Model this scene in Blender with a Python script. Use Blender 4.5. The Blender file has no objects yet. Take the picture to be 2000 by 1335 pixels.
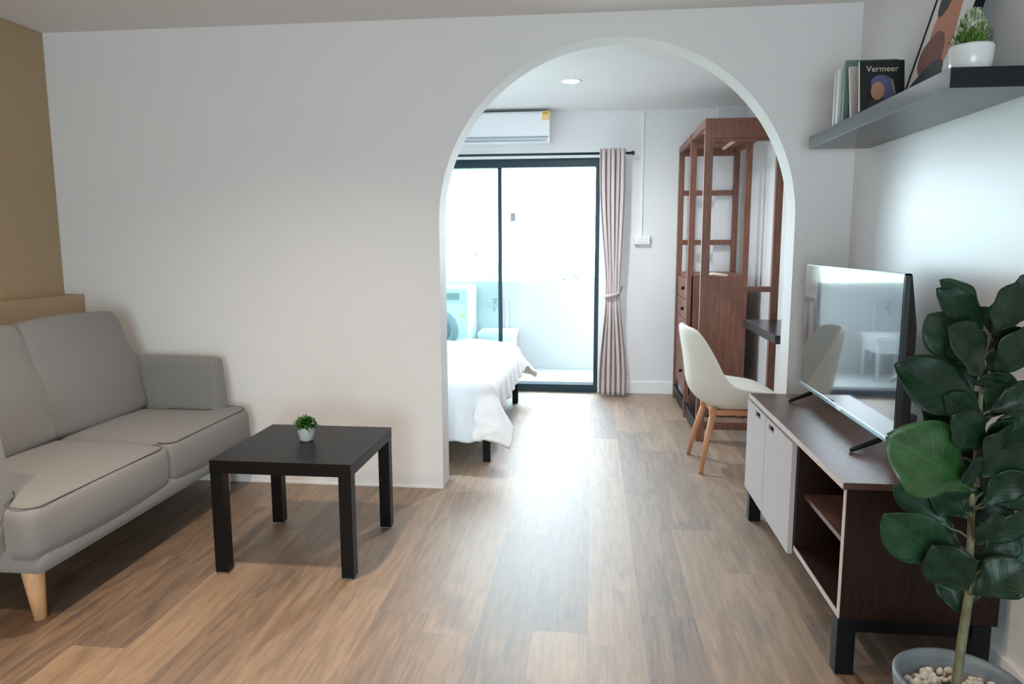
import bpy, bmesh, math, random
from mathutils import Vector, Matrix, Euler
random.seed(7)
SC = bpy.context.scene
COL = SC.collection
PI = math.pi
R = math.radians

# ---------------------------------------------------------------- camera
H = 2.314; D = 3.527; B = 6.04; XL = -2.778; XR = 1.188
AL = -0.752; AR = 0.938; SPR = 1.359; TH = 0.154
cam = bpy.data.cameras.new('camera'); cam.sensor_width = 36; cam.lens = 36*1404.35/2000
cam.clip_start = 0.05; cam.clip_end = 300
co = bpy.data.objects.new('camera', cam); COL.objects.link(co)
_yaw, _pit, _roll = 0.1108, 0.1360, -0.0025
fw = Vector((-math.sin(_yaw)*math.cos(_pit), math.cos(_yaw)*math.cos(_pit), -math.sin(_pit)))
rt = Vector((math.cos(_yaw), math.sin(_yaw), 0)); up = rt.cross(fw)
r2 = math.cos(_roll)*rt + math.sin(_roll)*up; u2 = -math.sin(_roll)*rt + math.cos(_roll)*up
m = Matrix((r2, u2, -fw)).transposed().to_4x4(); m.translation = Vector((0, 0, 1.2552))
co.matrix_world = m
SC.camera = co
# ---------------------------------------------------------------- world, exposure
W = bpy.data.worlds.new('world'); SC.world = W; W.use_nodes = True
bg = W.node_tree.nodes['Background']
bg.inputs['Color'].default_value = (0.75, 0.90, 1.0, 1); bg.inputs['Strength'].default_value = 4.8
SC.view_settings.view_transform = 'Standard'; SC.view_settings.look = 'None'
SC.view_settings.exposure = 1.77; SC.view_settings.gamma = 1.0
SC.view_settings.use_curve_mapping = False
cy = SC.cycles
cy.use_denoising = True; cy.max_bounces = 12; cy.diffuse_bounces = 8; cy.glossy_bounces = 5
cy.transparent_max_bounces = 16; cy.sample_clamp_indirect = 12
def area(name, loc, rot, sx, sy, power, color=(1, 1, 1), portal=False):
    l = bpy.data.lights.new(name, 'AREA'); l.shape = 'RECTANGLE'; l.size = sx; l.size_y = sy
    l.energy = power; l.color = color
    o = bpy.data.objects.new(name, l); COL.objects.link(o); o.location = loc; o.rotation_euler = rot
    if portal: l.cycles.is_portal = True
    return o
# sampling guide for the daylight that enters by the sliding door (a portal gives no light itself)
area('door_daylight_portal', (-0.93, 6.2, 0.99), (R(90), 0, R(180)), 1.95, 1.95, 1, portal=True)

area('added_window_portal', (.0, -2.82, .95), (R(90), 0, 0), 1.9, 1.7, 1, portal=True)  # sampling guide for the added window behind the camera
# ---------------------------------------------------------------- materials
MATS = {}
def mat(name, col, rough=0.5, spec=0.5, metal=0.0, noise=0.0, nscale=20, bump=0.0, bscale=80, stretch=None, col2=None, sheen=0, coat=0):
    if name in MATS: return MATS[name]
    M = bpy.data.materials.new(name); M.use_nodes = True; nt = M.node_tree; N = nt.nodes; Lk = nt.links
    b = N['Principled BSDF']
    b.inputs['Base Color'].default_value = (*col, 1); b.inputs['Roughness'].default_value = rough
    b.inputs['Metallic'].default_value = metal; b.inputs['Specular IOR Level'].default_value = spec
    if sheen: b.inputs['Sheen Weight'].default_value = sheen
    if coat: b.inputs['Coat Weight'].default_value = coat; b.inputs['Coat Roughness'].default_value = .1
    tc = N.new('ShaderNodeTexCoord'); mp = N.new('ShaderNodeMapping'); Lk.new(tc.outputs['Object'], mp.inputs[0])
    if stretch: mp.inputs['Scale'].default_value = stretch
    if noise or col2:
        nz = N.new('ShaderNodeTexNoise'); nz.inputs['Scale'].default_value = nscale; nz.inputs['Detail'].default_value = 5
        nz.inputs['Roughness'].default_value = .6
        Lk.new(mp.outputs[0], nz.inputs['Vector'])
        rp = N.new('ShaderNodeValToRGB'); rp.color_ramp.elements[0].position = .35; rp.color_ramp.elements[1].position = .65
        c2 = col2 or tuple(min(1, c*(1+noise)) for c in col)
        c1 = col if col2 else tuple(c*(1-noise) for c in col)
        rp.color_ramp.elements[0].color = (*c1, 1); rp.color_ramp.elements[1].color = (*c2, 1)
        Lk.new(nz.outputs['Fac'], rp.inputs[0]); Lk.new(rp.outputs[0], b.inputs['Base Color'])
    if bump:
        n2 = N.new('ShaderNodeTexNoise'); n2.inputs['Scale'].default_value = bscale; n2.inputs['Detail'].default_value = 3
        Lk.new(mp.outputs[0], n2.inputs['Vector'])
        bp = N.new('ShaderNodeBump'); bp.inputs['Strength'].default_value = bump; bp.inputs['Distance'].default_value = .002
        Lk.new(n2.outputs['Fac'], bp.inputs['Height']); Lk.new(bp.outputs[0], b.inputs['Normal'])
    MATS[name] = M; return M

def glass_mat(name, tint, refl=1.0):
    M = bpy.data.materials.new(name); M.use_nodes = True; nt = M.node_tree; N = nt.nodes; Lk = nt.links
    N.remove(N['Principled BSDF'])
    tr = N.new('ShaderNodeBsdfTransparent'); tr.inputs[0].default_value = (*tint, 1)
    gl = N.new('ShaderNodeBsdfGlossy'); gl.inputs['Roughness'].default_value = .02
    fr = N.new('ShaderNodeFresnel'); fr.inputs[0].default_value = 1.45
    mx = N.new('ShaderNodeMixShader'); Lk.new(fr.outputs[0], mx.inputs[0]); Lk.new(tr.outputs[0], mx.inputs[1]); Lk.new(gl.outputs[0], mx.inputs[2])
    Lk.new(mx.outputs[0], N['Material Output'].inputs[0]); MATS[name] = M; return M

def emit_mat(name, col, s):
    M = bpy.data.materials.new(name); M.use_nodes = True; b = M.node_tree.nodes['Principled BSDF']
    b.inputs['Base Color'].default_value = (.9, .9, .9, 1)
    b.inputs['Emission Color'].default_value = (*col, 1); b.inputs['Emission Strength'].default_value = s
    MATS[name] = M; return M

def floor_mat():
    M = bpy.data.materials.new('oak plank floor'); M.use_nodes = True; nt = M.node_tree; N = nt.nodes; Lk = nt.links
    b = N['Principled BSDF']
    def mth(op, a, c=None, d=None):
        n = N.new('ShaderNodeMath'); n.operation = op
        for i, q in enumerate((a, c, d)):
            if q is None: continue
            if isinstance(q, (int, float)): n.inputs[i].default_value = q
            else: Lk.new(q, n.inputs[i])
        return n.outputs[0]
    tc = N.new('ShaderNodeTexCoord'); sp = N.new('ShaderNodeSeparateXYZ'); Lk.new(tc.outputs['Object'], sp.inputs[0])
    PW, PL = 0.18, 1.22
    u = mth('DIVIDE', sp.outputs[0], PW); row = mth('FLOOR', u); fu = mth('FRACT', u)
    wn = N.new('ShaderNodeTexWhiteNoise'); wn.noise_dimensions = '1D'; Lk.new(row, wn.inputs['W'])
    v = mth('ADD', mth('DIVIDE', sp.outputs[1], PL), mth('MULTIPLY', wn.outputs['Value'], 7.3))
    seg = mth('FLOOR', v); fv = mth('FRACT', v)
    cb = N.new('ShaderNodeCombineXYZ'); Lk.new(row, cb.inputs[0]); Lk.new(seg, cb.inputs[1])
    w2 = N.new('ShaderNodeTexWhiteNoise'); w2.noise_dimensions = '3D'; Lk.new(cb.outputs[0], w2.inputs['Vector'])
    pid = w2.outputs['Value']
    # grain coordinates, shifted plank by plank
    gx = mth('ADD', mth('MULTIPLY', sp.outputs[0], 1.0), mth('MULTIPLY', pid, 37.0))
    cg = N.new('ShaderNodeCombineXYZ'); Lk.new(gx, cg.inputs[0]); Lk.new(mth('MULTIPLY', sp.outputs[1], 0.09), cg.inputs[1]); Lk.new(mth('MULTIPLY', pid, 11.0), cg.inputs[2])
    g1 = N.new('ShaderNodeTexNoise'); g1.inputs['Scale'].default_value = 24; g1.inputs['Detail'].default_value = 8; g1.inputs['Roughness'].default_value = .62; g1.inputs['Distortion'].default_value = 1.4
    Lk.new(cg.outputs[0], g1.inputs['Vector'])
    g2 = N.new('ShaderNodeTexNoise'); g2.inputs['Scale'].default_value = 120; g2.inputs['Detail'].default_value = 4
    Lk.new(cg.outputs[0], g2.inputs['Vector'])
    # soft knots / cloudiness
    ck = N.new('ShaderNodeCombineXYZ'); Lk.new(gx, ck.inputs[0]); Lk.new(mth('MULTIPLY', sp.outputs[1], 0.35), ck.inputs[1]); Lk.new(mth('MULTIPLY', pid, 5.0), ck.inputs[2])
    g3 = N.new('ShaderNodeTexNoise'); g3.inputs['Scale'].default_value = 7; g3.inputs['Detail'].default_value = 3
    Lk.new(ck.outputs[0], g3.inputs['Vector'])
    kn = mth('MULTIPLY', mth('SUBTRACT', g3.outputs['Fac'], .62), 4.0); kn.node.use_clamp = True
    t = mth('ADD', mth('MULTIPLY', g1.outputs['Fac'], 0.9), mth('MULTIPLY', g2.outputs['Fac'], 0.30))
    t = mth('ADD', t, mth('MULTIPLY', mth('SUBTRACT', pid, .5), 0.34))
    t = mth('SUBTRACT', t, mth('MULTIPLY', kn, 0.35))
    rp = N.new('ShaderNodeValToRGB'); e = rp.color_ramp.elements
    e[0].position = .34; e[0].color = FLOOR_D; e[1].position = .92; e[1].color = FLOOR_L
    mm = e.new(.55); mm.color = FLOOR_M
    Lk.new(t, rp.inputs[0])
    # joints
    du = mth('MINIMUM', fu, mth('SUBTRACT', 1.0, fu)); dv = mth('MINIMUM', fv, mth('SUBTRACT', 1.0, fv))
    ju = mth('LESS_THAN', du, 0.006); jv = mth('LESS_THAN', dv, 0.0011)
    j = mth('MAXIMUM', ju, jv)
    mx = N.new('ShaderNodeMixRGB'); mx.blend_type = 'MULTIPLY'; Lk.new(mth('MULTIPLY', j, .45), mx.inputs[0]); Lk.new(rp.outputs[0], mx.inputs[1]); mx.inputs[2].default_value = (.35, .28, .22, 1)
    Lk.new(mx.outputs[0], b.inputs['Base Color'])
    rr = mth('ADD', mth('MULTIPLY', g1.outputs['Fac'], .10), FLOOR_R)
    Lk.new(rr, b.inputs['Roughness']); b.inputs['Specular IOR Level'].default_value = FLOOR_S; b.inputs['Coat Weight'].default_value = 1.0; b.inputs['Coat IOR'].default_value = 1.75; b.inputs['Coat Roughness'].default_value = .58
    bp = N.new('ShaderNodeBump'); bp.inputs['Strength'].default_value = .12; bp.inputs['Distance'].default_value = .001
    Lk.new(mth('SUBTRACT', g2.outputs['Fac'], j), bp.inputs['Height']); Lk.new(bp.outputs[0], b.inputs['Normal'])
    return M
FLOOR_D = (.080, .047, .026, 1); FLOOR_M = (.190, .112, .058, 1); FLOOR_L = (.37, .245, .142, 1); FLOOR_R = .50; FLOOR_S = 1.0

def leaf_mat(name, dark, light):
    M = bpy.data.materials.new(name); M.use_nodes = True; nt = M.node_tree; N = nt.nodes; Lk = nt.links
    b = N['Principled BSDF']; b.inputs['Roughness'].default_value = .38; b.inputs['Specular IOR Level'].default_value = .5
    uv = N.new('ShaderNodeUVMap'); sp = N.new('ShaderNodeSeparateXYZ'); Lk.new(uv.outputs[0], sp.inputs[0])
    def mth(op, a, c=None):
        n = N.new('ShaderNodeMath'); n.operation = op
        for i, q in enumerate((a, c)):
            if q is None: continue
            if isinstance(q, (int, float)): n.inputs[i].default_value = q
            else: Lk.new(q, n.inputs[i])
        return n.outputs[0]
    au = mth('ABSOLUTE', mth('SUBTRACT', sp.outputs[0], .5))            # distance from the midrib
    ph = mth('SUBTRACT', mth('MULTIPLY', sp.outputs[1], 8.0), mth('MULTIPLY', au, 5.0))
    fr = mth('FRACT', ph); side = mth('MINIMUM', fr, mth('SUBTRACT', 1.0, fr))
    vein = mth('LESS_THAN', side, .055); mid = mth('LESS_THAN', au, .018)
    vv = mth('MAXIMUM', vein, mid)
    nz = N.new('ShaderNodeTexNoise'); nz.inputs['Scale'].default_value = 4
    Lk.new(uv.outputs[0], nz.inputs['Vector'])
    rp = N.new('ShaderNodeValToRGB'); rp.color_ramp.elements[0].color = (*dark, 1); rp.color_ramp.elements[1].color = (*light, 1)
    rp.color_ramp.elements[0].position = .3; rp.color_ramp.elements[1].position = .7
    Lk.new(nz.outputs['Fac'], rp.inputs[0])
    mx = N.new('ShaderNodeMixRGB'); Lk.new(mth('MULTIPLY', vv, .22), mx.inputs[0]); Lk.new(rp.outputs[0], mx.inputs[1]); mx.inputs[2].default_value = (light[0]*1.7+.02, light[1]*1.5+.02, light[2]*1.5+.01, 1)
    Lk.new(mx.outputs[0], b.inputs['Base Color'])
    bp = N.new('ShaderNodeBump'); bp.inputs['Strength'].default_value = .5; bp.inputs['Distance'].default_value = .003
    Lk.new(mth('MINIMUM', side, .12), bp.inputs['Height']); Lk.new(bp.outputs[0], b.inputs['Normal'])
    MATS[name] = M; return M

# ---------------------------------------------------------------- helpers
def link(name, bm, m=None, parent=None, smooth=False, bevel=0, sub=0, kind=None):
    me = bpy.data.meshes.new(name)
    bmesh.ops.recalc_face_normals(bm, faces=bm.faces)
    bm.to_mesh(me); bm.free()
    o = bpy.data.objects.new(name, me); COL.objects.link(o)
    if m: me.materials.append(m)
    if smooth:
        for p in me.polygons: p.use_smooth = True
    if bevel:
        md = o.modifiers.new('bevel', 'BEVEL'); md.width = bevel; md.segments = 3; md.limit_method = 'ANGLE'; md.angle_limit = R(40)
        md.harden_normals = False
        for p in me.polygons: p.use_smooth = True
        w = o.modifiers.new('wn', 'WEIGHTED_NORMAL'); w.keep_sharp = True
    if sub:
        md = o.modifiers.new('sub', 'SUBSURF'); md.levels = sub; md.render_levels = sub
    if parent:
        o.parent = parent; o.location = -Vector(parent_world(parent)); 
    if kind: o['kind'] = kind
    return o
def parent_world(p):
    v = Vector((0, 0, 0)); q = p
    while q is not None: v += Vector(q.location); q = q.parent
    return v
def add_box(bm, x0, x1, y0, y1, z0, z1, mtx=None):
    vs = [bm.verts.new((x, y, z)) for z in (z0, z1) for (x, y) in ((x0, y0), (x1, y0), (x1, y1), (x0, y1))]
    for f in ((3, 2, 1, 0), (4, 5, 6, 7), (0, 1, 5, 4), (1, 2, 6, 5), (2, 3, 7, 6), (3, 0, 4, 7)):
        bm.faces.new([vs[i] for i in f])
    if mtx:
        for v in vs: v.co = mtx @ v.co
    return vs
def boxes(name, lst, m, parent=None, bevel=0.0, kind=None):
    bm = bmesh.new()
    for b in lst: add_box(bm, *b)
    return link(name, bm, m, parent, bevel=bevel, kind=kind)
def tube(bm, pts, r, n=8, cap=True):
    pts = [Vector(p) for p in pts]; rs = r if isinstance(r, (list, tuple)) else [r]*len(pts)
    prev = None; rings = []
    for i, p in enumerate(pts):
        t = (pts[min(i+1, len(pts)-1)] - pts[max(i-1, 0)]).normalized()
        if prev is None:
            a = Vector((0, 0, 1)) if abs(t.z) < .9 else Vector((1, 0, 0)); a = (a - t*a.dot(t)).normalized()
        else: a = (prev - t*prev.dot(t)).normalized()
        prev = a; b = t.cross(a)
        rings.append([bm.verts.new(p + (a*math.cos(2*PI*k/n) + b*math.sin(2*PI*k/n))*rs[i]) for k in range(n)])
    for q, w in zip(rings, rings[1:]):
        for k in range(n): bm.faces.new((q[k], q[(k+1) % n], w[(k+1) % n], w[k]))
    if cap: bm.faces.new(rings[0][::-1]); bm.faces.new(rings[-1])
def lathe(bm, prof, c, n=40):
    rings = []
    for (r, z) in prof:
        rings.append([bm.verts.new((c[0]+r*math.cos(2*PI*k/n), c[1]+r*math.sin(2*PI*k/n), c[2]+z)) for k in range(n)] if r > 1e-5 else [bm.verts.new((c[0], c[1], c[2]+z))])
    for q, w in zip(rings, rings[1:]):
        for k in range(n):
            a = [q[k % len(q)], q[(k+1) % len(q)], w[(k+1) % len(w)], w[k % len(w)]]
            a = list(dict.fromkeys(a))
            if len(a) > 2: bm.faces.new(a)
def soft_box(c, h, r, n=(8, 8, 8), bulge=0.0, fn=None):
    """rounded box from gridded faces; bulge puffs the large faces; fn remaps each point"""
    bm = bmesh.new()
    def axis(hh, k):
        ed = [-hh, -hh+r*.15, -hh+r*.45, -hh+r]; mid = [-hh+r + (2*hh-2*r)*i/k for i in range(1, k)]
        return ed + mid + [-x for x in reversed(ed)]
    A = [axis(h[i], n[i]) for i in range(3)]
    cache = {}
    def V(p):
        key = tuple(round(x, 6) for x in p)
        if key not in cache:
            q = Vector(p); inn = Vector([max(-(h[i]-r), min(h[i]-r, q[i])) for i in range(3)])
            d = q - inn
            if d.length > 1e-9: q = inn + d.normalized()*r
            f = [1-(inn[i]/(h[i]))**2 for i in range(3)]
            if bulge:
                for i in range(3):
                    j, k = (i+1) % 3, (i+2) % 3
                    q[i] += bulge*(inn[i]+ (d[i]))/h[i]*f[j]*f[k]
            q = q + Vector(c)
            if fn: q = Vector(fn(q))
            cache[key] = bm.verts.new(q)
        return cache[key]
    for ax in range(3):
        j, k = (ax+1) % 3, (ax+2) % 3
        for s in (-1, 1):
            for a0, a1 in zip(A[j], A[j][1:]):
                for b0, b1 in zip(A[k], A[k][1:]):
                    vs = []
                    for (x, y) in ((a0, b0), (a1, b0), (a1, b1), (a0, b1)):
                        p = [0, 0, 0]; p[ax] = s*h[ax]; p[j] = x; p[k] = y; vs.append(V(p))
                    if s < 0: vs.reverse()
                    try: bm.faces.new(vs)
                    except ValueError: pass
    return bm
def thing(name, label, cat, loc=(0, 0, 0), group=None):
    o = bpy.data.objects.new(name, None); COL.objects.link(o); o.location = loc; o.empty_display_size = .1
    tag(o, label, cat, group); return o
def tag(o, label, cat, group=None):
    o['label'] = label; o['category'] = cat
    if group: o['group'] = group
    return o
def struct(o): o['kind'] = 'structure'; return o

# ---------------------------------------------------------------- palette
WALL = mat('white wall paint', (.80, .80, .80), .55, .35, bump=.15, bscale=220)
WALLR = mat('white wall paint satin', (.80, .81, .82), .36, .8, bump=.15, bscale=220)
CEIL = mat('ceiling paint', (.80, .79, .78), .8, .2)
BEIGE = mat('beige wall paint', (.44, .325, .20), .6, .3, bump=.15, bscale=220)
TRIM = mat('white trim', (.84, .84, .84), .4)
FLOOR = floor_mat()
SOFA = mat('grey sofa fabric', (.218, .218, .220), .95, .15, noise=.07, nscale=600, bump=.5, bscale=900, sheen=.25)
SEAM = mat('grey sofa piping', (.11, .108, .108), .95, .1)
OAK = mat('beech leg wood', (.72, .43, .22), .4, noise=.12, nscale=14, stretch=(6, 6, .6))
BLACK = mat('black brown table veneer', (.003, .003, .0035), .38, .25, noise=.2, nscale=40, stretch=(1, 8, 1))
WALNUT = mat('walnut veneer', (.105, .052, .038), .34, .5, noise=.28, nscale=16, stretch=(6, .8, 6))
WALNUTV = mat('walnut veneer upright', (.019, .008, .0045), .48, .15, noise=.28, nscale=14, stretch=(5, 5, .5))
DOORP = mat('pale mauve laminate', (.45, .415, .43), .4, .4)
EDGE = mat('edge banding painted lit', (.55, .45, .40), .35)  # front-edge banding coloured pale, window light on it painted in
METALB = mat('black powder coated steel', (.004, .0045, .006), .42, .2)
SHELFM = mat('charcoal shelf laminate', (.006, .009, .014), .24, .4)
REDW = mat('red brown wardrobe wood', (.20, .085, .055), .45, .4, noise=.2, nscale=12, stretch=(6, 6, .6))
CREAM = mat('cream leatherette', (.80, .78, .70), .5, .35)
CHAIRW = mat('orange beech chair leg', (.56, .26, .13), .4, noise=.1, nscale=14, stretch=(6, 6, .6))
WHITEF = mat('white cotton duvet', (.86, .87, .89), .9, .1, bump=.25, bscale=300)
CURT = mat('blush grey curtain fabric', (.55, .47, .45), .9, .1, noise=.03, nscale=300, bump=.3, bscale=500)
FRAME = mat('dark teal aluminium', (.016, .036, .050), .40, .3)
PLASTIC = mat('white plastic', (.84, .86, .88), .35)
GREYP = mat('grey plastic', (.25, .29, .31), .3)
CERAM = mat('white glazed ceramic', (.78, .80, .80), .22, .5)
POTG = mat('blue grey plant pot', (.17, .205, .225), .45, .5)
PEB = mat('cream pebble', (.70, .64, .55), .55, noise=.15, nscale=30)
STEM = mat('green brown stem', (.13, .13, .07), .6, noise=.25, nscale=30)
BLACKG = mat('black gloss plastic', (.010, .011, .013), .22, .5)
LF_D = leaf_mat('dark fig leaf', (.004, .017, .009), (.009, .034, .015))
LF_M = leaf_mat('green fig leaf', (.009, .036, .017), (.020, .068, .030))
LF_G = leaf_mat('glossy fig leaf with painted blue light', (.010, .05, .040), (.02, .09, .07))  # blue-green tint stands for bluish light on these glossy leaves
for q_ in (LF_D, LF_M): q_.node_tree.nodes['Principled BSDF'].inputs['Specular IOR Level'].default_value = .3
LF_G.node_tree.nodes['Principled BSDF'].inputs['Roughness'].default_value = .22
LF_B = leaf_mat('fig leaf painted lit', (.015, .058, .016), (.030, .10, .026))  # paler green paints the light falling on this leaf
GLASS = glass_mat('door glass', (.85, .945, .94)); GLASS2 = glass_mat('clear glass', (.93, .97, .97))

# ---------------------------------------------------------------- shell of the two rooms
Y0 = -2.9; XB = -3.45
struct(boxes('floor', [(XB-.15, XR+.15, Y0-.15, 6.10, -.12, 0)], FLOOR))
struct(boxes('ceiling', [(XB-.15, XR+.15, Y0-.15, B+.2, H, H+.12)], CEIL))
struct(boxes('wall_left', [(XL-.15, XL, Y0, D, 0, H)], BEIGE))
struct(boxes('trim_1', [(XL, -2.665, Y0, D, 0, .997)], BEIGE, bevel=.004))
struct(boxes('wall_right', [(XR, XR+.15, Y0, B+.2, 0, H)], WALLR))
WX0, WX1, WZ0, WZ1 = -.95, .95, .10, 1.80  # opening of an unseen window, added to light the arch wall from the front
struct(boxes('wall_near', [(XL-.15, WX0, Y0-.15, Y0, 0, H), (WX1, XR+.15, Y0-.15, Y0, 0, H), (WX0, WX1, Y0-.15, Y0, 0, WZ0), (WX0, WX1, Y0-.15, Y0, WZ1, H)], WALL))
w1 = bpy.data.objects.new('added_window_1', None); COL.objects.link(w1); w1.location = ((WX0+WX1)/2, Y0-.08, WZ0); struct(w1)  # added window behind the camera, for frontal daylight
boxes('added_window_frame', [(WX0, WX1, Y0-.10, Y0-.05, WZ0, WZ0+.05), (WX0, WX1, Y0-.10, Y0-.05, WZ1-.05, WZ1), (WX0, WX0+.05, Y0-.10, Y0-.05, WZ0+.05, WZ1-.05), (WX1-.05, WX1, Y0-.10, Y0-.05, WZ0+.05, WZ1-.05), (-.12, -.07, Y0-.10, Y0-.05, WZ0+.05, WZ1-.05)], FRAME, w1)
boxes('added_window_pane', [(WX0+.05, WX1-.05, Y0-.078, Y0-.072, WZ0+.05, WZ1-.05)], glass_mat('added window glass', (.95, .96, .96)), w1)
struct(boxes('wall_bedroom_left', [(XB-.15, XB, D+TH, B, 0, H)], WALL))
# partition wall with the round arch
bm = bmesh.new()
Ra = (AR-AL)/2; xc = (AR+AL)/2; n = 64
arc = [(xc-Ra*math.cos(PI*i/n), SPR+Ra*math.sin(PI*i/n)) for i in range(n+1)]
xl, xr = XB-.15, XR+.02
ring = {}
def V2(y, p):
    k = (y, round(p[0], 5), round(p[1], 5))
    if k not in ring: ring[k] = bm.verts.new((p[0], y, p[1]))
    return ring[k]
for y in (D, D+TH):
    def F(ps):
        bm.faces.new([V2(y, p) for p in ps])
    F([(xl, 0), (AL, 0), (AL, SPR), (xl, SPR)]); F([(AR, 0), (xr, 0), (xr, SPR), (AR, SPR)])
    F([(xl, SPR), (AL, SPR), (AL, H), (xl, H)]); F([(AR, SPR), (xr, SPR), (xr, H), (AR, H)])
    for p, q in zip(arc, arc[1:]): F([p, q, (q[0], H), (p[0], H)])
prof = [(AL, 0)] + arc + [(AR, 0)]
for p, q in zip(prof, prof[1:]): bm.faces.new([V2(D, p), V2(D, q), V2(D+TH, q), V2(D+TH, p)])
struct(link('wall_arch', bm, WALL))
struct(boxes('trim_2', [(-2.66, AL-.002, D-.004, D, 0, .012)], TRIM))
# far wall with the sliding door opening
DX0, DX1, DZ = -1.92, 0.055, 1.945
struct(boxes('wall_far', [(XB-.15, DX0, B, B+.12, 0, H), (DX1, XR+.02, B, B+.12, 0, H), (DX0, DX1, B, B+.12, DZ, H)], WALL))
struct(boxes('wall_column', [(.965, XR, 5.955, B, 0, H)], WALL))
struct(boxes('baseboard_far', [(DX1+.01, .965, B-.014, B, 0, .10)], TRIM, bevel=.003))
struct(boxes('baseboard_right', [(XR-.013, XR, Y0, D, 0, .085)], TRIM, bevel=.003))
struct(boxes('baseboard_bedroom', [(XR-.013, XR, D+TH, 5.955, 0, .10)], TRIM, bevel=.003))
# sliding door
d1 = thing('door_1', 'dark-framed sliding glass door to the balcony', 'door', ((DX0+DX1)/2, B+.05, 0)); d1['kind'] = 'structure'
del d1['category']; del d1['label']
boxes('door_frame', [(DX0, DX1, B+.0, B+.11, 1.875, DZ), (DX0, DX1, B-.005, B+.12, 0, .065), (DX0, DX0+.045, B, B+.11, .065, 1.875), (DX1-.035, DX1, B, B+.11, .065, 1.875)], FRAME, d1, bevel=.003)
boxes('mullion', [(-.790, -.758, B+.02, B+.055, .065, 1.875)], FRAME, d1, bevel=.002)
boxes('glass_pane', [(DX0+.045, -.790, B+.034, B+.040, .065, 1.875)], GLASS, d1)
sg = boxes('sliding_glass', [(-1.70, -.620, B+.074, B+.080, .065, 1.875)], GLASS2, d1)
boxes('latch', [(-.690, -.648, B+.056, B+.100, 1.44, 1.51)], GREYP, d1, bevel=.004)
# balcony
struct(boxes('floor_balcony', [(-3.4, 1.6, 6.16, 7.42, -.12, -.02)], mat('pale balcony tile', (.50, .52, .53), .5)))
struct(boxes('wall_balcony', [(-3.4, 1.6, 7.30, 7.42, -.02, .875)], mat('balcony paint', (.47, .475, .48), .7), bevel=.004))
struct(boxes('wall_balcony_side', [(-3.52, -3.4, 6.16, 7.42, -.02, 2.55)], mat('balcony paint', (.47, .475, .48), .7)))
struct(boxes('wall_balcony_blocker', [(1.6, 1.72, 6.16, 7.42, -.02, 2.55)], mat('balcony paint', (.47, .475, .48), .7)))  # unseen end wall, added to block sky light from the open side
struct(boxes('ceiling_balcony', [(-3.52, 1.72, 6.16, 7.42, 2.55, 2.67)], mat('balcony paint', (.47, .475, .48), .7)))
struct(boxes('ground', [(-30, 30, 8, 60, -3.7, -3.5)], mat('pale concrete ground', (.42, .44, .38), .9, noise=.2, nscale=1)))

# ---------------------------------------------------------------- balcony things
w = thing('washing_machine', 'white front-loading washing machine on the balcony beyond the bed', 'washing machine', (-1.47, 7.0, -.02))
bm = soft_box((-1.47, 7.02, .41), (.298, .26, .43), .02, (4, 4, 4)); link('body', bm, PLASTIC, w, smooth=True)
boxes('control_panel', [(-1.76, -1.18, 6.752, 6.765, .70, .83)], mat('off white panel', (.72, .78, .80), .3), w, bevel=.004)
boxes('display', [(-1.46, -1.26, 6.745, 6.754, .725, .79)], GREYP, w, bevel=.003)
bm = bmesh.new(); lathe(bm, [(.13, .0), (.195, .0), (.20, .012), (.195, .03), (.15, .045), (.13, .03), (.13, 0)], (0, 0, 0), 48)
bmesh.ops.transform(bm, matrix=Matrix.Translation((-1.47, 6.765, .43)) @ Matrix.Rotation(R(90), 4, 'X'), verts=bm.verts)
dr = link('door_ring', bm, GREYP, w, smooth=True)
bm = bmesh.new(); lathe(bm, [(0, .03), (.06, .028), (.11, .022), (.135, .01)], (0, 0, 0), 40)
bmesh.ops.transform(bm, matrix=Matrix.Translation((-1.47, 6.765, .43)) @ Matrix.Rotation(R(90), 4, 'X'), verts=bm.verts)
link('door_glass', bm, mat('dark blue glass', (.10, .17, .23), .1), w, smooth=True)
boxes('energy_sticker', [(-1.245, -1.205, 6.757, 6.760, .555, .60)], mat('yellow sticker', (.85, .72, .25), .5), w)
s = thing('utility_sink', 'white utility sink on slim legs beside the washing machine', 'sink', (-.92, 7.05, -.02))
bm = bmesh.new()
add_box(bm, -1.10, -.74, 6.85, 7.27, .36, .40); bm.faces.ensure_lookup_table()
top = [f for f in bm.faces if f.calc_center_median().z > .399][0]
bmesh.ops.inset_region(bm, faces=[top], thickness=.03); bmesh.ops.translate(bm, verts=top.verts, vec=(0, 0, -.002))
r_ = bmesh.ops.extrude_discrete_faces(bm, faces=[top]); bmesh.ops.translate(bm, verts=r_['faces'][0].verts, vec=(0, 0, -.16))
bmesh.ops.scale(bm, verts=r_['faces'][0].verts, vec=(.85, .8, 1), space=Matrix.Translation((.92, -7.06, 0)))
link('basin', bm, PLASTIC, s, bevel=.01)
for (x, y) in ((-1.07, 6.88), (-.77, 6.88), (-1.07, 7.24), (-.77, 7.24)):
    bm = bmesh.new(); tube(bm, [(x, y, -.02), (x, y, .36)], .014, 12); link('leg', bm, PLASTIC, s, smooth=True)
t = thing('water_tap', 'small grey tap with a pipe on the balcony parapet above the sink', 'tap', (-.98, 7.29, .62))
bm = bmesh.new(); tube(bm, [(-.98, 7.31, .64), (-.98, 7.24, .64), (-.98, 7.20, .62), (-.98, 7.20, .58)], .013, 12); link('spout', bm, GREYP, t, smooth=True)
bm = bmesh.new(); tube(bm, [(-.98, 7.25, .65), (-.98, 7.25, .70)], .011, 12); tube(bm, [(-1.01, 7.25, .70), (-.95, 7.25, .70)], .008, 10); link('handle', bm, GREYP, t, smooth=True)
bm = bmesh.new(); tube(bm, [(-.86, 7.285, .68), (-.86, 7.285, .05)], .014, 12)
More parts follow.
